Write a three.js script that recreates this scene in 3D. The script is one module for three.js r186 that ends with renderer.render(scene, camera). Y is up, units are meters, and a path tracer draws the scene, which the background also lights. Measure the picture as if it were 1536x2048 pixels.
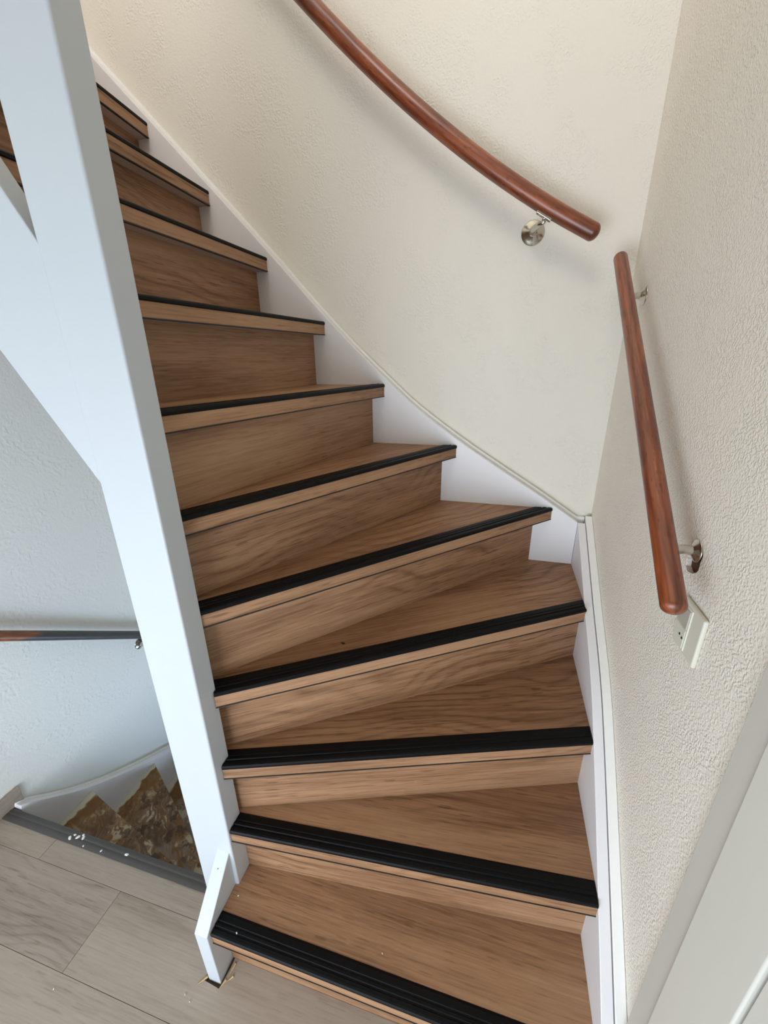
import * as THREE from 'three';
import { RoundedBoxGeometry } from 'three/addons/geometries/RoundedBoxGeometry.js';
import { RectAreaLightUniformsLib } from 'three/addons/lights/RectAreaLightUniformsLib.js';
import { mergeGeometries, toCreasedNormals } from 'three/addons/utils/BufferGeometryUtils.js';

// ------------------------------------------------------------------ camera, sky, large lights, exposure
const scene = new THREE.Scene();
const camera = new THREE.PerspectiveCamera(2 * Math.atan(1024 / 822.35) * 180 / Math.PI, 0.75, 0.05, 50);
camera.rotation.order = 'YXZ';
camera.rotation.set(-0.3579, 0.2697, -0.0115);
camera.position.set(-0.2673, 1.3734, 1.3102);
scene.add(camera);
const renderer = new THREE.WebGLRenderer({ antialias: true });
renderer.toneMapping = THREE.LinearToneMapping;
renderer.toneMappingExposure = 0.98;
renderer.shadowMap.enabled = true;
scene.background = new THREE.Color().setRGB(1.1, 1.3, 1.6);
RectAreaLightUniformsLib.init();

const HALL_Z = 2.25;                // inner face of the wall behind the photographer
const WIN = { x0: -1.62, x1: -0.25, y0: 0.04, y1: 1.15 };      // low window in that wall
const UP = { x0: -1.25, x1: -0.4, y0: 3.05, y1: 4.7 };           // landing window of the storey above
const LOW = { z0: 0.05, z1: 0.75, y0: -2.3, y1: -0.95 };         // window beside the stairs of the storey below
function areaLight(name, w, h, color, intensity, pos, target) {
  const l = new THREE.RectAreaLight(color, intensity, w, h);
  l.name = name; l.position.set(...pos); l.lookAt(...target); scene.add(l); return l;
}
areaLight('daylight_window', WIN.x1 - WIN.x0, WIN.y1 - WIN.y0, new THREE.Color().setRGB(0.85, 0.95, 1.06), 6.2,
  [(WIN.x0 + WIN.x1) / 2, (WIN.y0 + WIN.y1) / 2, HALL_Z - 0.02], [(WIN.x0 + WIN.x1) / 2, (WIN.y0 + WIN.y1) / 2, 0]);
areaLight('daylight_landing', UP.x1 - UP.x0, UP.y1 - UP.y0, new THREE.Color().setRGB(1.0, 0.95, 0.9), 9.5,
  [(UP.x0 + UP.x1) / 2, (UP.y0 + UP.y1) / 2, HALL_Z - 0.02], [(UP.x0 + UP.x1) / 2, (UP.y0 + UP.y1) / 2, 0]);
areaLight('daylight_lower', LOW.z1 - LOW.z0, LOW.y1 - LOW.y0, new THREE.Color().setRGB(0.6, 0.86, 1.18), 10.5,
  [0.043 - 0.005, (LOW.y0 + LOW.y1) / 2, (LOW.z0 + LOW.z1) / 2], [-1.7, (LOW.y0 + LOW.y1) / 2, (LOW.z0 + LOW.z1) / 2]);

// ------------------------------------------------------------------ helpers
const V = (x, y, z) => new THREE.Vector3(x, y, z);
function rng(seed) { let a = seed >>> 0; return () => { a |= 0; a = a + 0x6D2B79F5 | 0; let t = Math.imul(a ^ a >>> 15, 1 | a); t = t + Math.imul(t ^ t >>> 7, 61 | t) ^ t; return ((t ^ t >>> 14) >>> 0) / 4294967296; }; }
const taken = {};
function numbered(n) { const k = taken[n] = (taken[n] ?? -1) + 1; return k ? n + '_' + String(k).padStart(3, '0') : n; }
function mesh(name, geo, mat, parent = scene) {
  const m = new THREE.Mesh(geo, mat);
  m.name = parent === scene ? numbered(name) : name;
  if (parent !== scene) { const same = parent.children.filter(c => c.userData.base === name).length; m.userData.base = name; if (same) m.name = name + '_' + String(same).padStart(3, '0'); }
  m.castShadow = m.receiveShadow = true; parent.add(m); return m;
}
function thing(name, label, category, pos = [0, 0, 0], group) {
  const o = new THREE.Group(); o.name = numbered(name); o.position.set(...pos); scene.add(o);
  o.userData = { label, category }; if (group) o.userData.group = group; return o;
}
function tag(o, label, category, group) { Object.assign(o.userData, { label, category }); if (group) o.userData.group = group; return o; }
function struct(name, geo, mat, parent = scene) { const m = mesh(name, geo, mat, parent); if (parent === scene) m.userData.kind = 'structure'; return m; }
// box with uv in metres
function box(x0, x1, y0, y1, z0, z1) {
  const g = new THREE.BoxGeometry(x1 - x0, y1 - y0, z1 - z0); g.translate((x0 + x1) / 2, (y0 + y1) / 2, (z0 + z1) / 2); return uvMetres(g);
}
function uvMetres(g, ox = 0, oy = 0) {
  g = g.index ? g.toNonIndexed() : g;
  const p = g.attributes.position, n = g.attributes.normal, uv = new Float32Array(p.count * 2);
  for (let i = 0; i < p.count; i++) {
    const ax = Math.abs(n.getX(i)), ay = Math.abs(n.getY(i)), az = Math.abs(n.getZ(i));
    let u, v;
    if (ax >= ay && ax >= az) { u = p.getZ(i); v = p.getY(i); } else if (ay >= az) { u = p.getX(i); v = p.getZ(i); } else { u = p.getX(i); v = p.getY(i); }
    uv[2 * i] = u + ox; uv[2 * i + 1] = v + oy;
  }
  g.setAttribute('uv', new THREE.BufferAttribute(uv, 2)); return g;
}
function rbox(x0, x1, y0, y1, z0, z1, r = 0.003, seg = 2) {
  const g = new RoundedBoxGeometry(x1 - x0, y1 - y0, z1 - z0, seg, r); g.translate((x0 + x1) / 2, (y0 + y1) / 2, (z0 + z1) / 2); return uvMetres(g);
}
// polygon in plan [[x,z],...] between two heights; uv: u along dir, v across (+ height)
function slab(poly, y0, y1, dir = [1, 0], off = [0, 0]) {
  let area = 0; for (let i = 0; i < poly.length; i++) { const a = poly[i], b = poly[(i + 1) % poly.length]; area += a[0] * b[1] - b[0] * a[1]; }
  const P = area > 0 ? poly.slice() : poly.slice().reverse();
  const tris = THREE.ShapeUtils.triangulateShape(P.map(p => new THREE.Vector2(p[0], p[1])), []);
  const pos = [], nor = [], uv = [];
  const w = (x, y, z, n) => { pos.push(x, y, z); nor.push(...n); uv.push(x * dir[0] + z * dir[1] + off[0], Math.abs(n[1]) > 0.5 ? -x * dir[1] + z * dir[0] + off[1] : y + off[1]); };
  for (const t of tris) {   // positive area in (x,z): seen from +y it is clockwise
    for (const i of [t[0], t[2], t[1]]) w(P[i][0], y1, P[i][1], [0, 1, 0]);
    for (const i of t) w(P[i][0], y0, P[i][1], [0, -1, 0]);
  }
  for (let i = 0; i < P.length; i++) {
    const a = P[i], b = P[(i + 1) % P.length], dx = b[0] - a[0], dz = b[1] - a[1], l = Math.hypot(dx, dz); if (l < 1e-6) continue;
    const n = [dz / l, 0, -dx / l];
    for (const [q, y] of [[a, y0], [a, y1], [b, y1], [a, y0], [b, y1], [b, y0]]) w(q[0], y, q[1], n);
  }
  const g = new THREE.BufferGeometry();
  g.setAttribute('position', new THREE.Float32BufferAttribute(pos, 3)); g.setAttribute('normal', new THREE.Float32BufferAttribute(nor, 3)); g.setAttribute('uv', new THREE.Float32BufferAttribute(uv, 2));
  return g;
}
function clip(poly, px, pz, nx, nz) {    // keeps (p - P).n >= 0
  const out = [], f = p => (p[0] - px) * nx + (p[1] - pz) * nz;
  for (let i = 0; i < poly.length; i++) {
    const a = poly[i], b = poly[(i + 1) % poly.length], fa = f(a), fb = f(b);
    if (fa >= 0) out.push(a);
    if ((fa > 0 && fb < 0) || (fa < 0 && fb > 0)) { const t = fa / (fa - fb); out.push([a[0] + (b[0] - a[0]) * t, a[1] + (b[1] - a[1]) * t]); }
  }
  return out.filter((p, i) => { const q = out[(i + 1) % out.length]; return Math.hypot(p[0] - q[0], p[1] - q[1]) > 1e-5; });
}
// upright board from an outline in a wall's plane; plane 'z': outline (x,y); plane 'x': outline (z,y); from depth d0 to d1
function board(outline, plane, d0, d1, bevel = 0.002, holes = []) {
  const s = new THREE.Shape(outline.map(p => new THREE.Vector2(p[0], p[1])));
  for (const h of holes) s.holes.push(new THREE.Path(h.map(p => new THREE.Vector2(p[0], p[1]))));
  const lo = Math.min(d0, d1), hi = Math.max(d0, d1);
  const g = new THREE.ExtrudeGeometry(s, { depth: hi - lo - 2 * bevel, bevelEnabled: bevel > 0, bevelThickness: bevel, bevelSize: bevel, bevelOffset: -bevel, bevelSegments: 2, curveSegments: 8 });
  g.translate(0, 0, lo + bevel);
  if (plane === 'x') {   // (a,b,c) -> (c,b,a) keeps handedness by flipping the winding
    const p = g.attributes.position, n = g.attributes.normal;
    for (let i = 0; i < p.count; i++) { const a = p.getX(i), c = p.getZ(i); p.setX(i, c); p.setZ(i, a); const na = n.getX(i), nc = n.getZ(i); n.setX(i, nc); n.setZ(i, na); }
    for (let i = 0; i < p.count; i += 3) for (const at of [p, n]) { const x = at.getX(i), y = at.getY(i), z = at.getZ(i); at.setXYZ(i, at.getX(i + 1), at.getY(i + 1), at.getZ(i + 1)); at.setXYZ(i + 1, x, y, z); }
  }
  return uvMetres(g);
}
function tube(points, radii, seg = 60, sides = 20, capRound = true) {   // tapered tube with rounded ends; uv u = metres along, v = metres around
  const curve = points.length > 2 ? new THREE.CatmullRomCurve3(points, false, 'centripetal') : new THREE.LineCurve3(points[0], points[1]);
  const L = curve.getLength(), rad = t => Array.isArray(radii) ? radii[0] + (radii[1] - radii[0]) * t : radii;
  const rings = [];
  const fr = curve.computeFrenetFrames(seg, false);
  const ref = t => { const T = curve.getTangentAt(t).normalize(); let N = V(0, 1, 0).sub(T.clone().multiplyScalar(T.y)); if (N.length() < 0.05) N = V(1, 0, 0).sub(T.clone().multiplyScalar(T.x)); N.normalize(); return [T, N, new THREE.Vector3().crossVectors(T, N)]; };
  for (let i = 0; i <= seg; i++) { const t = i / seg, [T, N, B] = ref(t); rings.push([curve.getPointAt(t), N, B, rad(t), t * L]); }
  if (capRound) {
    const add = (t, sgn) => { const [T, N, B] = ref(t), c = curve.getPointAt(t), r = rad(t), out = []; for (let k = 1; k <= 6; k++) { const a = k / 6 * Math.PI / 2; out.push([c.clone().addScaledVector(T, sgn * Math.sin(a) * r * 0.75), N, B, Math.max(1e-4, Math.cos(a) * r), t * L + sgn * Math.sin(a) * r]); } return out; };
    rings.unshift(...add(0, -1).reverse()); rings.push(...add(1, 1));
  }
  const pos = [], uv = [], idx = [];
  for (const [c, N, B, r, u] of rings) for (let j = 0; j <= sides; j++) { const a = j / sides * 2 * Math.PI; const q = c.clone().addScaledVector(N, Math.cos(a) * r).addScaledVector(B, Math.sin(a) * r); pos.push(q.x, q.y, q.z); uv.push(u, j / sides * 0.14); }
  const w = sides + 1;
  for (let i = 0; i < rings.length - 1; i++) for (let j = 0; j < sides; j++) { const a = i * w + j, b = a + w; idx.push(a, a + 1, b, b, a + 1, b + 1); }
  const g = new THREE.BufferGeometry(); g.setAttribute('position', new THREE.Float32BufferAttribute(pos, 3)); g.setAttribute('uv', new THREE.Float32BufferAttribute(uv, 2)); g.setIndex(idx); g.computeVertexNormals(); return g;
}

// ------------------------------------------------------------------ textures
const HASH = new Float32Array(65536); { const r = rng(77); for (let i = 0; i < 65536; i++) HASH[i] = r(); }
const hsh = (x, y, s) => HASH[(Math.imul(x, 374761393) + Math.imul(y, 668265263) + Math.imul(s, 974634321) >>> 9 ^ Math.imul(x + 31 * y + s, 40503)) & 65535];
function noise(x, y, px, py, s) {     // value noise, periodic with px, py cells
  const xi = Math.floor(x), yi = Math.floor(y), fx = x - xi, fy = y - yi, u = fx * fx * fx * (fx * (fx * 6 - 15) + 10), v = fy * fy * fy * (fy * (fy * 6 - 15) + 10);
  const x0 = ((xi % px) + px) % px, x1 = (x0 + 1) % px, y0 = ((yi % py) + py) % py, y1 = (y0 + 1) % py;
  const a = hsh(x0, y0, s), b = hsh(x1, y0, s), c = hsh(x0, y1, s), d = hsh(x1, y1, s);
  return a + (b - a) * u + (c - a + (a - b - c + d) * u) * v;
}
const clamp01 = x => x < 0 ? 0 : x > 1 ? 1 : x, sstep = (a, b, x) => { const t = clamp01((x - a) / (b - a)); return t * t * (3 - 2 * t); };
function dataTex(w, h, fn, metresU, metresV, srgb = true) {
  const d = new Uint8Array(w * h * 4);
  for (let j = 0; j < h; j++) for (let i = 0; i < w; i++) { const c = fn((i + 0.5) / w, (j + 0.5) / h), o = 4 * (j * w + i); d[o] = c[0]; d[o + 1] = c[1]; d[o + 2] = c[2]; d[o + 3] = 255; }
  const t = new THREE.DataTexture(d, w, h, THREE.RGBAFormat); t.wrapS = t.wrapT = THREE.RepeatWrapping; t.magFilter = THREE.LinearFilter; t.minFilter = THREE.LinearMipmapLinearFilter; t.generateMipmaps = true;
  if (srgb) t.colorSpace = THREE.SRGBColorSpace; t.repeat.set(1 / metresU, 1 / metresV); t.needsUpdate = true; return t;
}
const mix3 = (a, b, t) => [a[0] + (b[0] - a[0]) * t, a[1] + (b[1] - a[1]) * t, a[2] + (b[2] - a[2]) * t];
// oak decor: u along the grain
function oak(seed, dark, mid, light, contrast = 1) {
  return dataTex(1024, 512, (u, v) => {
    const wob = noise(u * 4, v * 3, 4, 3, seed) * 1.1 + noise(u * 9, v * 6, 9, 6, seed + 1) * 0.35;
    const cath = noise(u * 2, v * 2, 2, 2, seed + 2);
    const ph = (v * 15 + wob * 3.4) % 1, line = Math.pow(1 - Math.abs(2 * ph - 1), 3) * sstep(0.42, 0.7, cath);
    const fine = noise(u * 12, v * 150, 12, 150, seed + 3), fine2 = noise(u * 40, v * 256, 40, 256, seed + 4);
    const pore = sstep(0.8, 0.95, noise(u * 26, v * 190, 26, 190, seed + 5)) * (0.35 + 0.65 * cath);
    const tone = noise(u * 3, v * 5, 3, 5, seed + 6) * 0.55 + noise(u * 6, v * 22, 6, 22, seed + 7) * 0.45;
    let t = 0.5 + contrast * ((tone - 0.5) * 0.6 + (fine - 0.5) * 0.26 + (fine2 - 0.5) * 0.2 - line * 0.3 - pore * 0.4);
    t = clamp01(t); return t < 0.5 ? mix3(dark, mid, t * 2) : mix3(mid, light, t * 2 - 1);
  }, 1.2, 0.45);
}
const oakA = oak(11, [112, 78, 52], [160, 121, 89], [183, 147, 114]), oakB = oak(47, [114, 80, 53], [162, 123, 90], [185, 149, 116]), oakC = oak(83, [110, 76, 50], [157, 118, 86], [180, 144, 111]);
const floorA = oak(131, [118, 102, 88], [160, 146, 131], [178, 166, 151], 0.6), floorB = oak(167, [112, 97, 84], [154, 141, 127], [175, 163, 149], 0.6);
const mahog = dataTex(1024, 128, (u, v) => {
  const f = noise(u * 30, v * 40, 30, 40, 5), g = noise(u * 8, v * 10, 8, 10, 6), p = sstep(0.76, 0.95, noise(u * 70, v * 60, 70, 60, 7));
  const t = clamp01(0.5 + (f - 0.5) * 0.5 + (g - 0.5) * 0.8 - p * 0.4); return mix3([88, 36, 14], [158, 82, 42], t);
}, 0.9, 0.14);
const wornRail = dataTex(1024, 64, (u, v) => {       // dark painted rail, rubbed down to brown wood along its upper stretch
  const n = noise(u * 20, v * 4, 20, 4, 301), st = noise(u * 60, v * 20, 60, 20, 302), d = 0.6 + (n - 0.5) * 0.05 - 0.13 * Math.abs(2 * ((v + 0.42) % 1) - 1);
  return mix3(mix3([52, 52, 55], [64, 64, 66], st), mix3([104, 60, 32], [138, 84, 48], st), sstep(d + 0.02, d - 0.02, u * 1.2));
}, 1.2, 0.14);
const oldWood = dataTex(1024, 1024, (u, v) => {   // bare tread boards with remains of adhesive: 1 m x 1 m, u = distance from the wall string
  const fb = (f, sd) => noise(u * f, v * f, f, f, sd) * 0.5 + noise(u * 2.3 * f, v * 2.3 * f, Math.round(2.3 * f), Math.round(2.3 * f), sd + 50) * 0.3 + noise(u * 5.1 * f, v * 5.1 * f, Math.round(5.1 * f), Math.round(5.1 * f), sd + 90) * 0.2;
  const wu = u + (fb(9, 61) - 0.5) * 0.09, wv = v + (fb(9, 64) - 0.5) * 0.09, a = wu + wv, b = wu - wv;
  const st = noise(a * 14, b * 90, 28, 90, 21), st2 = noise(a * 40, b * 200, 80, 200, 22), big = fb(5, 23), mid = fb(13, 24), fin = fb(34, 25);
  let c = mix3([100, 76, 54], [164, 138, 110], clamp01(0.45 + (st - 0.5) * 0.55 + (st2 - 0.5) * 0.6 + (mid - 0.5) * 1.1));
  c = mix3(c, [146, 131, 118], sstep(0.47, 0.6, big) * 0.7);
  c = mix3(c, [124, 84, 40], sstep(0.53, 0.66, fb(9, 27) * 0.7 + st * 0.3) * 0.75);
  c = mix3(c, [196, 184, 156], sstep(0.56, 0.68, fin * 0.5 + st * 0.25 + mid * 0.25) * 0.8);
  c = mix3(c, [62, 44, 28], sstep(0.6, 0.72, fb(27, 28)) * 0.6);
  c = mix3(c, [120, 82, 36], sstep(0.15, 0.05, u + (mid - 0.5) * 0.14) * 0.75);
  c = mix3(c, [206, 200, 180], sstep(0.03, 0.018, u + (mid - 0.5) * 0.06));
  return c;
}, 1, 1);
function plaster(seed, coarse, amount, size) {    // sprayed plaster relief
  const n = 1024;
  return dataTex(n, n, (u, v) => {
    const q = 1 / size, w1 = noise(u * 18, v * 18, 18, 18, seed) - 0.5, w2 = noise(u * 18, v * 18, 18, 18, seed + 1) - 0.5;
    const f = Math.round(coarse / 1), x = u * f + w1 * 0.9, y = v * f + w2 * 0.9;
    const a = noise(x, y, f, f, seed + 2), b = noise(x * 2, y * 2, 2 * f, 2 * f, seed + 3), m = sstep(0.3, 0.75, noise(u * 12, v * 12, 12, 12, seed + 4));
    const h = 0.5 + (sstep(0.25, 0.8, a) - 0.5) * 0.75 * (1 - amount + amount * m) + (b - 0.5) * 0.3;
    const k = 255 * clamp01(h); return [k, k, k];
  }, size, size, false);
}
const plasterRight = plaster(201, 190, 0.35, 0.5), plasterBack = plaster(231, 130, 0.8, 0.5), plasterLeft = plaster(261, 60, 0.9, 0.5);

// ------------------------------------------------------------------ materials
const std = (o) => new THREE.MeshStandardMaterial(o), phys = (o) => new THREE.MeshPhysicalMaterial(o);
const M = {
  wallBack: std({ color: 0xe2dcd1, roughness: 0.93, bumpMap: plasterBack, bumpScale: 0.0008 }),
  wallRight: std({ color: 0xeae2d5, roughness: 0.93, bumpMap: plasterRight, bumpScale: 0.0011 }),
  wallLeft: std({ color: 0xe2e3df, roughness: 0.9, bumpMap: plasterLeft, bumpScale: 0.0008 }),
  wallPlain: std({ color: 0xe2dfd6, roughness: 0.93 }),
  white: std({ color: 0xc0c5c9, roughness: 0.42 }),
  lath: std({ color: 0xefeeea, roughness: 0.42 }),
  string: std({ color: 0xe6e4e6, roughness: 0.45 }),
  frame: std({ color: 0xd6d3c9, roughness: 0.45 }), frameDark: std({ color: 0xcac6bc, roughness: 0.5 }),
  core: std({ color: 0xb9aca8, roughness: 0.8 }),
  black: phys({ color: 0x050608, roughness: 0.5, specularIntensity: 0.35 }), blackEdge: std({ color: 0x1c1a1a, roughness: 0.5 }),
  greyStrip: std({ color: 0x4b4845, roughness: 0.38 }),
  metal: std({ color: 0xc9c5bb, metalness: 1, roughness: 0.22 }),
  rail: phys({ map: mahog, roughness: 0.42, clearcoat: 0.5, clearcoatRoughness: 0.22 }),
  railDark: phys({ map: wornRail, roughness: 0.4 }),
  oldTread: std({ map: oldWood, roughness: 0.8, bumpMap: oldWood, bumpScale: 0.0015 }),
  cream: std({ color: 0xdedacb, roughness: 0.4 }), creamGrey: std({ color: 0xb9b3a6, roughness: 0.45 }), hole: std({ color: 0x1a1715, roughness: 0.9 }),
  brickDark: std({ color: 0x5b3a26, roughness: 0.95 }),
  subfloor: std({ color: 0x6f5f48, roughness: 0.95 }),
  flake: std({ color: 0xe8e6e0, roughness: 0.8 }), splinter: std({ color: 0xc9a878, roughness: 0.8 }), crumb: std({ color: 0xd9d2c4, roughness: 0.9 }), chip: std({ color: 0x241d16, roughness: 0.8 }),
  glass: phys({ color: 0xffffff, roughness: 0.02, transmission: 1, thickness: 0 }),
};
M.oak = [oakA, oakB, oakC].map(t => std({ map: t, roughness: 0.55 }));
M.floor = [floorA, floorB].map(t => std({ map: t, roughness: 0.6, bumpMap: t, bumpScale: 0.0004 }));

// ------------------------------------------------------------------ the shell
const XR = 0.043, XL = -1.712, ZB = -0.04, YLOW = -2.96, YUP = 4.9, ZF = HALL_Z;
struct('wall_back', box(XL - 0.15, XR + 0.15, YLOW - 0.2, YUP + 0.2, ZB - 0.15, ZB), M.wallBack);
struct('wall_left', box(XL - 0.15, XL, YLOW - 0.2, YUP + 0.2, ZB, ZF), M.wallLeft);
// right wall: a plaster skin with the doorway and a chipped hole beside the lower rail bracket, masonry behind it
{
  const hole = [[1.056, 0.614], [1.051, 0.626], [1.055, 0.642], [1.063, 0.652], [1.068, 0.655], [1.082, 0.655], [1.092, 0.657], [1.104, 0.65], [1.107, 0.638], [1.102, 0.622], [1.09, 0.613], [1.08, 0.617], [1.07, 0.611]].map(([y, z]) => [z, y]);
  const outline = [[ZB, YLOW - 0.2], [0.868, YLOW - 0.2], [0.868, 2.2], [1.86, 2.2], [1.86, YLOW - 0.2], [ZF, YLOW - 0.2], [ZF, YUP + 0.2], [ZB, YUP + 0.2]];
  const w = struct('wall_right', board(outline, 'x', XR, XR + 0.008, 0, [hole, [[LOW.z0, LOW.y0], [LOW.z1, LOW.y0], [LOW.z1, LOW.y1], [LOW.z0, LOW.y1]]]), M.wallRight);
  struct('masonry', mergeGeometries([box(XR + 0.008, XR + 0.15, LOW.y1, YUP + 0.2, ZB, 0.868), box(XR + 0.008, XR + 0.15, YLOW - 0.2, LOW.y0, ZB, 0.868), box(XR + 0.008, XR + 0.15, LOW.y0, LOW.y1, ZB, LOW.z0), box(XR + 0.008, XR + 0.15, LOW.y0, LOW.y1, LOW.z1, 0.868), box(XR + 0.008, XR + 0.15, YLOW - 0.2, YUP + 0.2, 1.86, ZF), box(XR + 0.008, XR + 0.15, 2.2, YUP + 0.2, 0.868, 1.86), box(XR + 0.008, XR + 0.15, YLOW - 0.2, -0.1, 0.868, 1.86)]), M.brickDark, w);
}
// wall behind the photographer, with a window on each storey
{
  const op = W => [[W.x0, W.y0], [W.x1, W.y0], [W.x1, W.y1], [W.x0, W.y1]];
  struct('wall_front', board([[XL - 0.15, YLOW - 0.2], [XR + 0.15, YLOW - 0.2], [XR + 0.15, YUP + 0.2], [XL - 0.15, YUP + 0.2]], 'z', ZF, ZF + 0.15, 0, [op(WIN), op(UP)]), M.wallPlain);
  let n = 1;
  for (const W of [WIN, UP]) {
    const f = struct('window_' + n++, mergeGeometries([box(W.x0, W.x0 + 0.05, W.y0, W.y1, ZF + 0.04, ZF + 0.1), box(W.x1 - 0.05, W.x1, W.y0, W.y1, ZF + 0.04, ZF + 0.1), box(W.x0 + 0.05, W.x1 - 0.05, W.y0, W.y0 + 0.05, ZF + 0.04, ZF + 0.1), box(W.x0 + 0.05, W.x1 - 0.05, W.y1 - 0.05, W.y1, ZF + 0.04, ZF + 0.1)]), M.white);
    struct('pane', box(W.x0 + 0.05, W.x1 - 0.05, W.y0 + 0.05, W.y1 - 0.05, ZF + 0.068, ZF + 0.074), M.glass, f);
  }
}
{
  const f = struct('window_3', mergeGeometries([box(XR + 0.03, XR + 0.09, LOW.y0, LOW.y1, LOW.z0, LOW.z0 + 0.04), box(XR + 0.03, XR + 0.09, LOW.y0, LOW.y1, LOW.z1 - 0.04, LOW.z1), box(XR + 0.03, XR + 0.09, LOW.y0, LOW.y0 + 0.04, LOW.z0 + 0.04, LOW.z1 - 0.04), box(XR + 0.03, XR + 0.09, LOW.y1 - 0.04, LOW.y1, LOW.z0 + 0.04, LOW.z1 - 0.04)]), M.white);
  struct('pane', box(XR + 0.058, XR + 0.064, LOW.y0 + 0.04, LOW.y1 - 0.04, LOW.z0 + 0.04, LOW.z1 - 0.04), M.glass, f);
}
// ceilings: over the hall (the landing above it), and over the whole stairwell
struct('ceiling_hall', box(XL, XR, 2.64, 2.84, 1.4, ZF), M.wallPlain);
struct('ceiling', box(XL, XR, YUP, YUP + 0.15, ZB, ZF), M.wallPlain);
struct('floor_lower', box(XL, XR, YLOW - 0.1, YLOW, ZB, ZF), M.wallPlain);
// the floor: a subfloor with planks laid on it, a notch left open at the foot of the newel
const FX0 = XL, FX1 = XR;
const floor = struct('floor', slab([[FX0, 0.772], [-0.79, 0.772], [-0.79, 0.86], [FX1, 0.86], [FX1, ZF], [FX0, ZF]], -0.3, -0.012), M.subfloor);
{
  const r = rng(9), rows = [[0.776, 0.8315]]; for (let z = 0.8325; z < ZF; z += 0.1675) rows.push([z, Math.min(ZF, z + 0.1665)]);
  const cuts = [[-1.47], [-1.1675], [-0.62], [-1.35, -0.1]];
  const notch = [[-0.829, 0.921], [-0.786, 0.9245], [-0.781, 0.884], [-0.803, 0.8795], [-0.829, 0.905]];
  rows.forEach(([z0, z1], i) => {
    const xs = [FX0, ...(cuts[i] ?? [-1.5 + r() * 0.5, -0.4 + r() * 0.3]), FX1];
    for (let j = 0; j < xs.length - 1; j++) {
      const x0 = xs[j] + (j ? 0.0006 : 0), x1 = xs[j + 1] - 0.0006, off = [r() * 1.2, r() * 0.45];
      let poly = [[x0, z0], [x1, z0], [x1, z1], [x0, z1]];
      if (i === 0 && j === 1) poly = [[x0, z0], [-0.83, z0], [-0.83, z1], [x0, z1]];
      if (i === 1 && j === 1) {        // this one is cut round the foot of the string, and stops at the first riser
        poly = [[x0, z0], [-0.83, z0], [-0.83, 0.905], notch[0], notch[1], notch[2], [-0.781, 0.8685], [x1, 0.8685], [x1, z1], [x0, z1]];
      }
      mesh('plank', slab(poly, -0.012, 0, [1, 0], off), M.floor[(i + j) % 2], floor);
    }
  });
}
struct('baseboard_left', rbox(XL, XL + 0.013, 0, 0.058, 0.708, ZF, 0.002), M.floor[1]);
// door in the right wall: flat architrave, frame, leaf
{
  const d = struct('door_1', mergeGeometries([rbox(0.026, 0.12, 0, 2.2, 0.9055, 1.003, 0.003), rbox(0.026, 0.12, 2.1, 2.2, 1.003, 1.76, 0.003), rbox(0.026, 0.12, 0, 2.2, 1.76, 1.86, 0.003)]), M.frame);
  struct('architrave', rbox(0.031, 0.06, 0, 2.2, 0.861, 0.9055, 0.002), M.frameDark, d);
  struct('door_leaf', rbox(0.029, 0.069, 0.008, 2.096, 1.0065, 1.757, 0.002), M.frame, d);
}

// ------------------------------------------------------------------ the staircase
const H = 0.185, TH = 0.037, SET = 0.036;
// nosing lines: a point on the wall string and the angle of the line (0 = square to the back wall)
const rad = d => d * Math.PI / 180;
const NOSE = {
  1: [0, 0.904, 90], 2: [0, 0.735, 85.1], 3: [0, 0.52, 71], 4: [0, 0.264, 56.9], 5: [-0.083, 0, 42.8], 6: [-0.391, 0, 28.9], 7: [-0.627, 0, 13.5],
  8: [-0.819, 0, 5.9], 9: [-0.998, 0, 0.7], 10: [-1.172, 0, -3.5], 11: [-1.351, 0, -8.1], 12: [-1.53, 0, -9],
};
const UPPER = [[0, 0], [0, 1.0], [-0.788, 1.0], [-0.788, 0.812], [-0.78, 0.812], [-0.78, 0.763], [-0.887, 0.763], [-0.887, 0.776], [-1.672, 0.776], [-1.672, 0]];
const UPPER_RIGHT = [[0, 0], [0, 1.0], [-0.788, 1.0], [-0.788, 0.812], [-0.78, 0.812], [-0.78, 0.763], [-0.884, 0.763], [-0.884, 0]];
const lineOf = ([x, z, deg]) => { const a = rad(deg); return { p: [x, z], n: [Math.cos(a), Math.sin(a)], d: [Math.sin(a), -Math.cos(a)] }; };
// span of the line at set-back s inside the footprint: the stretch that contains (or is nearest) the middle of the flight
function span(L, s, foot) {
  const px = L.p[0] - L.n[0] * s, pz = L.p[1] - L.n[1] * s, ts = [];
  for (let i = 0; i < foot.length; i++) {
    const a = foot[i], b = foot[(i + 1) % foot.length], fa = (a[0] - px) * L.n[0] + (a[1] - pz) * L.n[1], fb = (b[0] - px) * L.n[0] + (b[1] - pz) * L.n[1];
    if ((fa >= 0) !== (fb >= 0)) { const t = fa / (fa - fb), x = a[0] + (b[0] - a[0]) * t, z = a[1] + (b[1] - a[1]) * t; ts.push((x - px) * L.d[0] + (z - pz) * L.d[1]); }
  }
  ts.sort((a, b) => a - b); let best = [0, 0];
  for (let i = 0; i + 1 < ts.length; i += 2) if (ts[i + 1] - ts[i] > best[1] - best[0]) best = [ts[i], ts[i + 1]];
  return best.map(t => [px + L.d[0] * t, pz + L.d[1] * t]);
}
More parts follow.
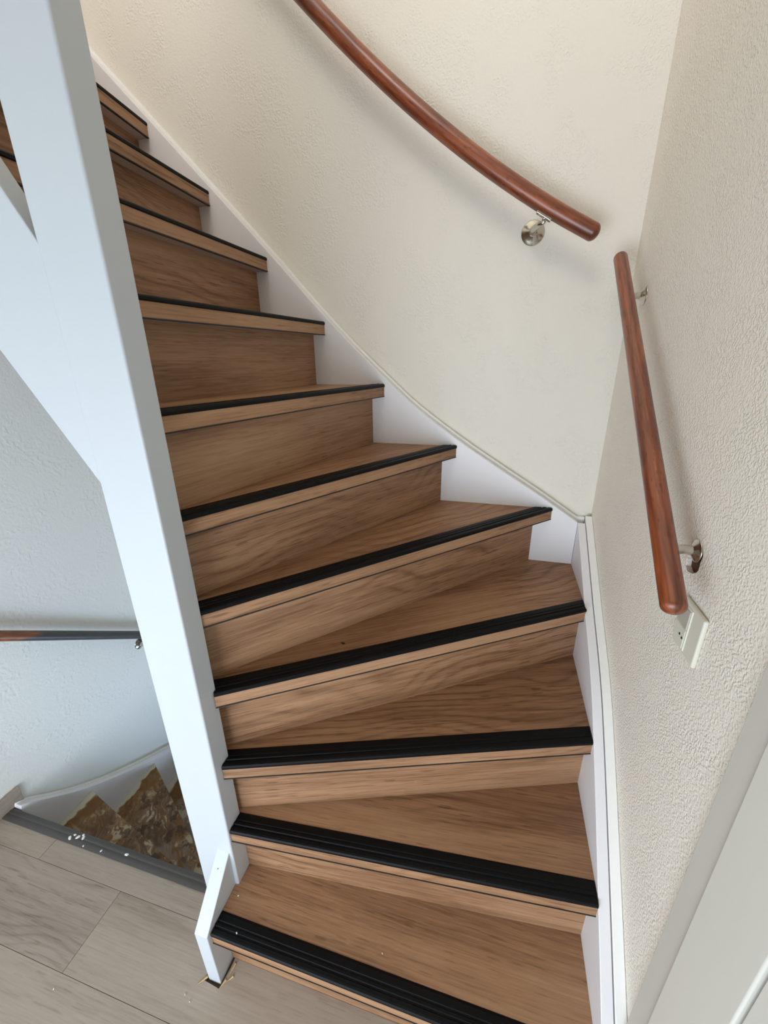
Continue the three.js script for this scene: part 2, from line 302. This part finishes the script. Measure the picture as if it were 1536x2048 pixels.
// a profile [[setback, height], ...] (closed, going round) swept along the nosing line, its ends cut by the footprint
function sweep(L, prof, y, foot, inset = 0) {
  const A = [], B = [];
  for (const [s, h] of prof) {
    let [a, b] = span(L, Math.max(s, 0.0), foot); const k = Math.min(s, 0);
    const sh = q => [q[0] - L.n[0] * k, q[1] - L.n[1] * k]; a = sh(a); b = sh(b);
    A.push([a[0] + L.d[0] * inset, y + h, a[1] + L.d[1] * inset]); B.push([b[0] - L.d[0] * inset, y + h, b[1] - L.d[1] * inset]);
  }
  const pos = [], n = prof.length, tri = (a, b, c) => pos.push(...a, ...b, ...c);
  for (let i = 0; i < n; i++) { const j = (i + 1) % n; tri(A[i], B[j], B[i]); tri(A[i], A[j], B[j]); }
  for (const t of THREE.ShapeUtils.triangulateShape(prof.map(p => new THREE.Vector2(...p)), [])) { tri(A[t[0]], A[t[1]], A[t[2]]); tri(B[t[0]], B[t[2]], B[t[1]]); }
  const g = new THREE.BufferGeometry(); g.setAttribute('position', new THREE.Float32BufferAttribute(pos, 3)); g.computeVertexNormals();
  const uv = []; for (let i = 0; i < pos.length; i += 3) uv.push(pos[i] * L.d[0] + pos[i + 2] * L.d[1], pos[i + 1] + (-(pos[i] - L.p[0]) * L.n[0] - (pos[i + 2] - L.p[1]) * L.n[1]));
  g.setAttribute('uv', new THREE.Float32BufferAttribute(uv, 2)); return g;
}
const STRIP = [[-0.004, -0.0075], [-0.0055, -0.006], [-0.0055, -0.001], [-0.0035, 0.0018], [0, 0.0028], [0.006, 0.003], [0.0075, 0.0012], [0.010, 0.0012], [0.0115, 0.0034], [0.0165, 0.0034], [0.018, 0.0014], [0.0205, 0.0014], [0.022, 0.0026], [0.034, 0.0022], [0.0385, 0.0008], [0.039, 0], [0.001, 0], [0.001, -0.0075]].reverse();
const stairs = thing('staircase', 'wood-look winder staircase with black nosing strips turning up behind the white newel post', 'staircase');
{
  const r = rng(5);
  for (let k = 1; k <= 12; k++) {
    const L = lineOf(NOSE[k]), N = NOSE[k + 1] ? lineOf(NOSE[k + 1]) : null, y = k * H, FOOT = k < 7 ? UPPER_RIGHT : UPPER;
    const band = (s0, s1) => {
      let p = clip(FOOT, L.p[0] - L.n[0] * s0, L.p[1] - L.n[1] * s0, -L.n[0], -L.n[1]);
      if (N) p = clip(p, N.p[0] - N.n[0] * s1, N.p[1] - N.n[1] * s1, N.n[0], N.n[1]);
      return p;
    };
    const off = [r() * 1.2, r() * 0.45], wood = M.oak[Math.floor(r() * 3)];
    const t = mesh('tread', slab(band(0.0005, SET + 0.012), y - 0.008, y, L.d, off), wood, stairs);
    mesh('tread_core', slab(band(0.003, SET + 0.010), y - TH + 0.001, y - 0.008, L.d), M.core, t);
    mesh('front_edge', sweep(L, [[-0.003, -0.0345], [-0.003, -0.0072], [0.003, -0.0072], [0.003, -0.0345]].reverse(), y, FOOT, 0.0004), M.oak[Math.floor(r() * 3)], t);
    mesh('edge_trim', sweep(L, [[-0.0042, -TH], [-0.0042, -0.0345], [0.003, -0.0345], [0.003, -TH]].reverse(), y, FOOT, 0.0002), M.blackEdge, t);
    mesh('nosing_strip', sweep(L, STRIP, y, FOOT, 0.001), M.black, t);
    // riser below this tread
    let p = clip(FOOT, L.p[0] - L.n[0] * SET, L.p[1] - L.n[1] * SET, -L.n[0], -L.n[1]);
    p = clip(p, L.p[0] - L.n[0] * (SET + 0.014), L.p[1] - L.n[1] * (SET + 0.014), L.n[0], L.n[1]);
    mesh('riser', slab(p, y - H + (k > 1 ? 0.0003 : 0), y - TH + 0.001, L.d, [r() * 1.2, r() * 0.45]), M.oak[Math.floor(r() * 3)], stairs);
  }
}
// wall strings with their cover laths
const smooth = (pts, n = 60) => new THREE.SplineCurve(pts.map(p => new THREE.Vector2(...p))).getPoints(n).map(p => [p.x, p.y]);
const strip2 = (top, lift, plane, d0, d1, drop = 0.02) => board([...top.map(([a, b]) => [a, b + lift]), ...top.slice().reverse().map(([a, b]) => [a, b - drop])], plane, d0, d1, 0.0012);
const backTop = smooth([[0, 0.884], [-0.121, 0.963], [-0.249, 1.042], [-0.391, 1.133], [-0.524, 1.229], [-0.62, 1.313], [-0.734, 1.418], [-0.85, 1.535], [-0.96, 1.652], [-1.069, 1.766], [-1.259, 1.961], [-1.365, 2.070], [-1.478, 2.186], [-1.672, 2.386]]);
const rightTop = smooth([[0.0, 0.884], [0.232, 0.747], [0.41, 0.647], [0.536, 0.548], [0.729, 0.371], [0.868, 0.238]], 40);
{
  const bs = mesh('wall_string', board([...backTop, ...backTop.slice().reverse().map(([x, y]) => [x, y - 0.42])], 'z', 0, -0.024, 0.0015), M.string, stairs);
  mesh('cover_lath', strip2([[0.022, 0.884], ...backTop], 0.010, 'z', -0.0245, ZB + 0.0006, 0.06), M.lath, bs);
  const low = rightTop.slice().reverse().map(([z, y]) => [z, Math.max(0, y - 0.42)]);
  const rs = mesh('wall_string', board([...rightTop, [0.868, 0], ...low], 'x', 0, 0.0212, 0.0015), M.string, stairs);
  mesh('cover_lath', strip2([[-0.022, 0.897], ...rightTop.slice(0, -1), [0.86, 0.246]], 0.0035, 'x', 0.0232, XR - 0.0006, 0.05), M.lath, rs);
}
// newel, inner string, foot of the inner string
{
  const post = mesh('newel_post', rbox(-0.885, -0.78, 0.0, 2.9, 0.763, 0.8115, 0.004, 3), M.white, stairs);
  post.userData.label = 'white painted newel post';
  const sl = 1.70, sb = 1.565, x1 = -1.55;
  mesh('inner_string', board([[-0.884, 1.522], [x1, 1.522 + sl * (-0.884 - x1)], [x1, 1.183 + sb * (-0.884 - x1)], [-0.884, 1.183]].reverse(), 'z', 0.776, 0.8085, 0.002), M.white, stairs);
  const ft = mesh('string_foot', board([[0.811, 0.3], [0.918, 0.188], [0.915, -0.008], [0.79, -0.008], [0.79, 0.3]], 'x', -0.822, -0.7885, 0.002), M.white, stairs);
  mesh('nail_hole', new THREE.SphereGeometry(0.0016, 8, 6).translate(-0.806, 0.275, 0.8355), M.creamGrey, ft);
}

// ------------------------------------------------------------------ the old stairs going down
const old = thing('old_staircase', 'old stairs going down with bare brown adhesive-stained treads beside a white wall string', 'staircase');
{
  const DOWN = { 0: [-1.672, 0.741, -90], 1: [-1.672, 0.5355, -75.5], 2: [-1.672, 0.268, -59.8], 3: [-1.57, 0, -44], 4: [-1.25, 0, -28], 5: [-1.02, 0, -12] };
  const foot = [[-1.672, 0], [-0.79, 0], [-0.79, 0.758], [-0.887, 0.758], [-0.887, 0.745], [-1.672, 0.745]];
  for (let k = 1; k <= 5; k++) {
    const L = lineOf(DOWN[k]), U = lineOf(DOWN[k - 1]), y = -k * H;
    let p = clip(foot, L.p[0], L.p[1], -L.n[0], -L.n[1]); p = clip(p, U.p[0] - U.n[0] * 0.045, U.p[1] - U.n[1] * 0.045, U.n[0], U.n[1]);
    const t = mesh('tread', slab(p, y - 0.035, y, [1, 0], [1.672, k * 0.37]), M.oldTread, old);
    let q = clip(foot, L.p[0] - L.n[0] * 0.03, L.p[1] - L.n[1] * 0.03, -L.n[0], -L.n[1]); q = clip(q, L.p[0] - L.n[0] * 0.045, L.p[1] - L.n[1] * 0.045, L.n[0], L.n[1]);
    mesh('riser', slab(q, y - H, y - 0.035, L.d), M.oldTread, old);
  }
  let q = [[-1.672, 0.745], [-0.89, 0.745], [-0.89, 0.755], [-1.672, 0.757]];
  mesh('riser', slab(q, -H, -0.0315), M.oldTread, old);
  const top = smooth([[0.7375, 0.0], [0.715, 0.0], [0.57, -0.137], [0.40, -0.262], [0.16, -0.403], [0, -0.48]], 30);
  const s = mesh('wall_string', board([...top, ...top.slice().reverse().map(([z, y]) => [z, y - 0.4])].reverse(), 'x', -1.672, -1.697, 0.0015), M.string, old);
  mesh('cover_lath', strip2(top, 0.004, 'x', -1.6955, XL + 0.0006, 0.05), M.lath, s);
  const bt = [[-1.672, -0.48], [-1.4, -0.63], [-1.1, -0.86], [-0.8, -1.1]];
  const s2 = mesh('wall_string', board([...bt, ...bt.slice().reverse().map(([x, y]) => [x, y - 0.4])], 'z', 0, -0.024, 0.0015), M.string, old);
  mesh('cover_lath', strip2(bt, 0.004, 'z', -0.0225, ZB + 0.0006, 0.05), M.lath, s2);
}
// dark profile along the floor edge
{
  const prof = [[0.7765, -0.0], [0.7765, 0.003], [0.772, 0.0045], [0.762, 0.005], [0.7585, 0.0035], [0.7555, 0.005], [0.748, 0.0048], [0.741, 0.001], [0.7385, -0.006], [0.7385, -0.03], [0.757, -0.03], [0.757, -0.012], [0.7715, -0.012], [0.7715, 0]];
  const e = mesh('edge_profile', toCreasedNormals(board(prof, 'x', -1.699, -0.887, 0), 0.6), M.greyStrip);
  tag(e, 'dark grey ribbed floor-edge profile with white paint flakes above the old stairs', 'edge strip');
}

// ------------------------------------------------------------------ handrails and brackets
function bracket(parent, wall, out, under, along, s = 1) {     // rosette on the wall, curved arm, saddle under the rail
  const b = new THREE.Group(); b.name = 'bracket'; const same = parent.children.filter(c => c.userData.base === 'bracket').length; b.userData.base = 'bracket'; if (same) b.name += '_' + String(same).padStart(3, '0'); parent.add(b);
  const prof = [[0.0001, 0.017], [0.008, 0.0165], [0.012, 0.0135], [0.017, 0.0095], [0.023, 0.006], [0.0285, 0.0032], [0.030, 0.0015], [0.030, -0.001], [0.0001, -0.001]].map(p => new THREE.Vector2(p[0] * s, p[1] * s));
  const rg = new THREE.LatheGeometry(prof.reverse(), 36);
  const rm = mesh('rosette', rg, M.metal, b); rm.quaternion.setFromUnitVectors(V(0, 1, 0), out); rm.position.copy(wall);
  const a0 = wall.clone().addScaledVector(out, 0.006), a1 = wall.clone().addScaledVector(out, 0.036 * s), a2 = under.clone().addScaledVector(V(0, 1, 0), -0.014);
  const mid = a1.clone().lerp(a2, 0.55).addScaledVector(out, 0.01);
  mesh('arm', tube([a0, a1, mid, a2, under.clone()], [0.0105 * Math.max(s, 0.75), 0.0044 * Math.max(s, 0.9)], 40, 16, false), M.metal, b);
  const sd = mesh('saddle', new RoundedBoxGeometry(0.042, 0.009, 0.017, 2, 0.002), M.metal, b);
  const x = along.clone().normalize(), y = V(0, 1, 0).sub(x.clone().multiplyScalar(x.y)).normalize(), z = new THREE.Vector3().crossVectors(x, y);
  sd.quaternion.setFromRotationMatrix(new THREE.Matrix4().makeBasis(x, y, z)); sd.position.copy(under);
  return b;
}
{
  const ra = thing('handrail', 'long curved reddish-brown wooden handrail rising along the back wall', 'handrail');
  const P = [0.012, 0.1, 0.2, 0.32, 0.45, 0.58, 0.72, 0.86, 1.02, 1.2].map(d => V(-0.07 - d, 1.651 + 0.52 * d + 0.3 * d * d, 0.035));
  mesh('rail', tube(P, 0.0205, 110, 24), M.rail, ra);
  bracket(ra, V(-0.219, 1.682, ZB), V(0, 0, 1), V(-0.199, 1.7, 0.035), P[2].clone().sub(P[1]));
  bracket(ra, V(-1.12, 2.47, ZB), V(0, 0, 1), V(-1.11, 2.494, 0.035), P[9].clone().sub(P[8]));
  const rb = thing('handrail', 'short straight reddish-brown wooden handrail with round ends on the right wall above a wall socket', 'handrail');
  const A = V(-0.01, 1.597, 0.034), B = V(-0.01, 1.046, 0.731);
  mesh('rail', tube([A, B], [0.0155, 0.0168], 40, 24), M.rail, rb);
  const dir = B.clone().sub(A), at = z => A.clone().addScaledVector(dir, (z - A.z) / dir.z), nrm = V(0, 0, 1).sub(dir.clone().normalize().multiplyScalar(dir.clone().normalize().z)).normalize();
  for (const [wy, wz, rz] of [[1.506, 0.094, 0.1], [1.092, 0.636, 0.655]]) { const u = at(rz).add(V(0, -0.02, 0)); bracket(rb, V(XR, wy, wz), V(-1, 0, 0), u, dir, wz > 0.5 ? 0.6 : 0.72); }
  const rc = thing('handrail', 'dark handrail with a worn brown patch running down the left wall over the old stairs', 'handrail');
  const C = [V(-1.668, 0.875, 1.0), V(-1.668, 0.262, 0.152), V(-1.668, 0.2, 0.07)];
  mesh('rail', tube([C[0], C[2]], 0.0165, 60, 20), M.railDark, rc);
  bracket(rc, V(XL, 0.208, 0.154), V(1, 0, 0), V(-1.668, 0.236, 0.14), C[2].clone().sub(C[0]), 0.85);
}

// ------------------------------------------------------------------ wall socket with a rocker switch
{
  const s = thing('wall_socket', 'square cream combined light switch and socket plate on the right wall below the handrail end', 'wall socket', [XR, 0.981, 0.687]);
  const R = (x0, x1, y0, y1, z0, z1, r) => { const g = new RoundedBoxGeometry(x1 - x0, y1 - y0, z1 - z0, 3, r); g.translate((x0 + x1) / 2, (y0 + y1) / 2, (z0 + z1) / 2); return g; };
  mesh('faceplate', R(-0.007, 0, -0.041, 0.041, -0.0365, 0.0365, 0.003), M.cream, s);
  mesh('insert_frame', R(-0.0085, -0.005, -0.036, 0.035, -0.036, 0.004, 0.0015), M.cream, s);
  mesh('rocker', R(-0.0098, -0.006, 0.0, 0.0315, -0.0335, 0.0005, 0.001), M.creamGrey, s);
  const so = mesh('socket_insert', R(-0.0093, -0.006, -0.034, -0.0014, -0.0335, 0.0005, 0.0016), M.cream, s);
  for (const [y, z] of [[-0.0155, -0.0135], [-0.017, -0.0045]]) mesh('pin_hole', new THREE.CylinderGeometry(0.0021, 0.0021, 0.002, 14).rotateZ(Math.PI / 2).translate(-0.0088, y, z), M.hole, so);
}

// ------------------------------------------------------------------ crumbs
{
  const r = rng(31);
  const lump = (sx, sy, sz) => { const g = new THREE.IcosahedronGeometry(1, 1); const p = g.attributes.position; for (let i = 0; i < p.count; i++) { const k = 0.75 + 0.5 * hsh(Math.round(p.getX(i) * 50), Math.round(p.getY(i) * 50), Math.round(p.getZ(i) * 50) + Math.round(sx * 1e5)); p.setXYZ(i, p.getX(i) * sx * k, p.getY(i) * sy * k, p.getZ(i) * sz * k); } g.computeVertexNormals(); return g; };
  const flakes = [[-1.43, 0.765, 4.5, 'large white paint flake at the left end of the cluster on the dark edge profile'], [-1.423, 0.754, 3, 'small white paint flake behind the large one on the dark edge profile'], [-1.408, 0.757, 4.5, 'white paint flake in the middle of the cluster on the dark edge profile'], [-1.397, 0.748, 3.6, 'white paint flake at the back of the cluster on the dark edge profile'], [-1.39, 0.754, 4, 'white paint flake at the right end of the cluster on the dark edge profile'], [-1.369, 0.772, 2.4, 'lone white speck on the floor-side lip of the dark edge profile'], [-1.305, 0.768, 2.4, 'tiny white speck half way along the dark edge profile'], [-1.223, 0.757, 4, 'white paint flake lying alone right of the cluster on the dark edge profile']];
  for (const [x, z, s, label] of flakes) { const m = mesh('paint_flake', lump(s * 1.3e-3 * (0.8 + r() * 0.5), 0.0014, s * 0.95e-3), M.flake); m.position.set(x, 0.0055, z); m.rotation.y = r() * 3; tag(m, label, 'paint flake', 'paint flakes on the floor edge'); }
  const sp = [[-0.835, 0.926, 0.032, 0.86, 'long pale wood splinter left of the string foot'], [-0.783, 0.917, 0.02, 1.2, 'short wood splinter at the front corner of the string foot'], [-0.776, 0.892, 0.03, 1.45, 'wood splinter along the gap right of the string foot'], [-0.772, 0.905, 0.018, 0.9, 'small wood splinter on the floor before the first riser']];
  for (const [x, z, l, a, label] of sp) { const g = new THREE.ConeGeometry(0.0028, l, 5).rotateZ(Math.PI / 2); g.scale(1, 0.6, 1); const m = mesh('wood_splinter', g, M.splinter); m.position.set(x, 0.0017, z); m.rotation.y = a; tag(m, label, 'splinter', 'wood splinters round the string foot'); }
  const cr = [[-1.16, 0.002, 1.025, 2.2, 'white crumb on the plank near the lower left corner'], [-0.856, 0.002, 0.953, 2, 'white crumb in front of the string foot'], [-0.838, 0.002, 0.96, 1.8, 'second white crumb in front of the string foot, nearer the stairs'], [-0.768, H + 0.0015, 0.832, 2, 'white crumb on the lowest tread beside the newel'], [-0.731, H + 0.004, 0.893, 2.2, 'white crumb on the lowest black nosing strip'], [-0.412, H + 0.0015, 0.841, 1.6, 'white crumb on the middle of the lowest tread']];
  for (const [x, y, z, s, label] of cr) { const m = mesh('crumb', lump(s * 1e-3, 0.0013, s * 0.6e-3), M.crumb); m.position.set(x, y, z); m.rotation.y = r() * 3; tag(m, label, 'crumb', 'crumbs on the floor and lowest tread'); }
  const c = mesh('bark_chip', lump(0.0045, 0.0015, 0.0028), M.chip); c.position.set(-0.579, 4 * H + 0.001, 0.561); tag(c, 'dark chip lying on the fourth tread', 'chip');
}
renderer.render(scene, camera);
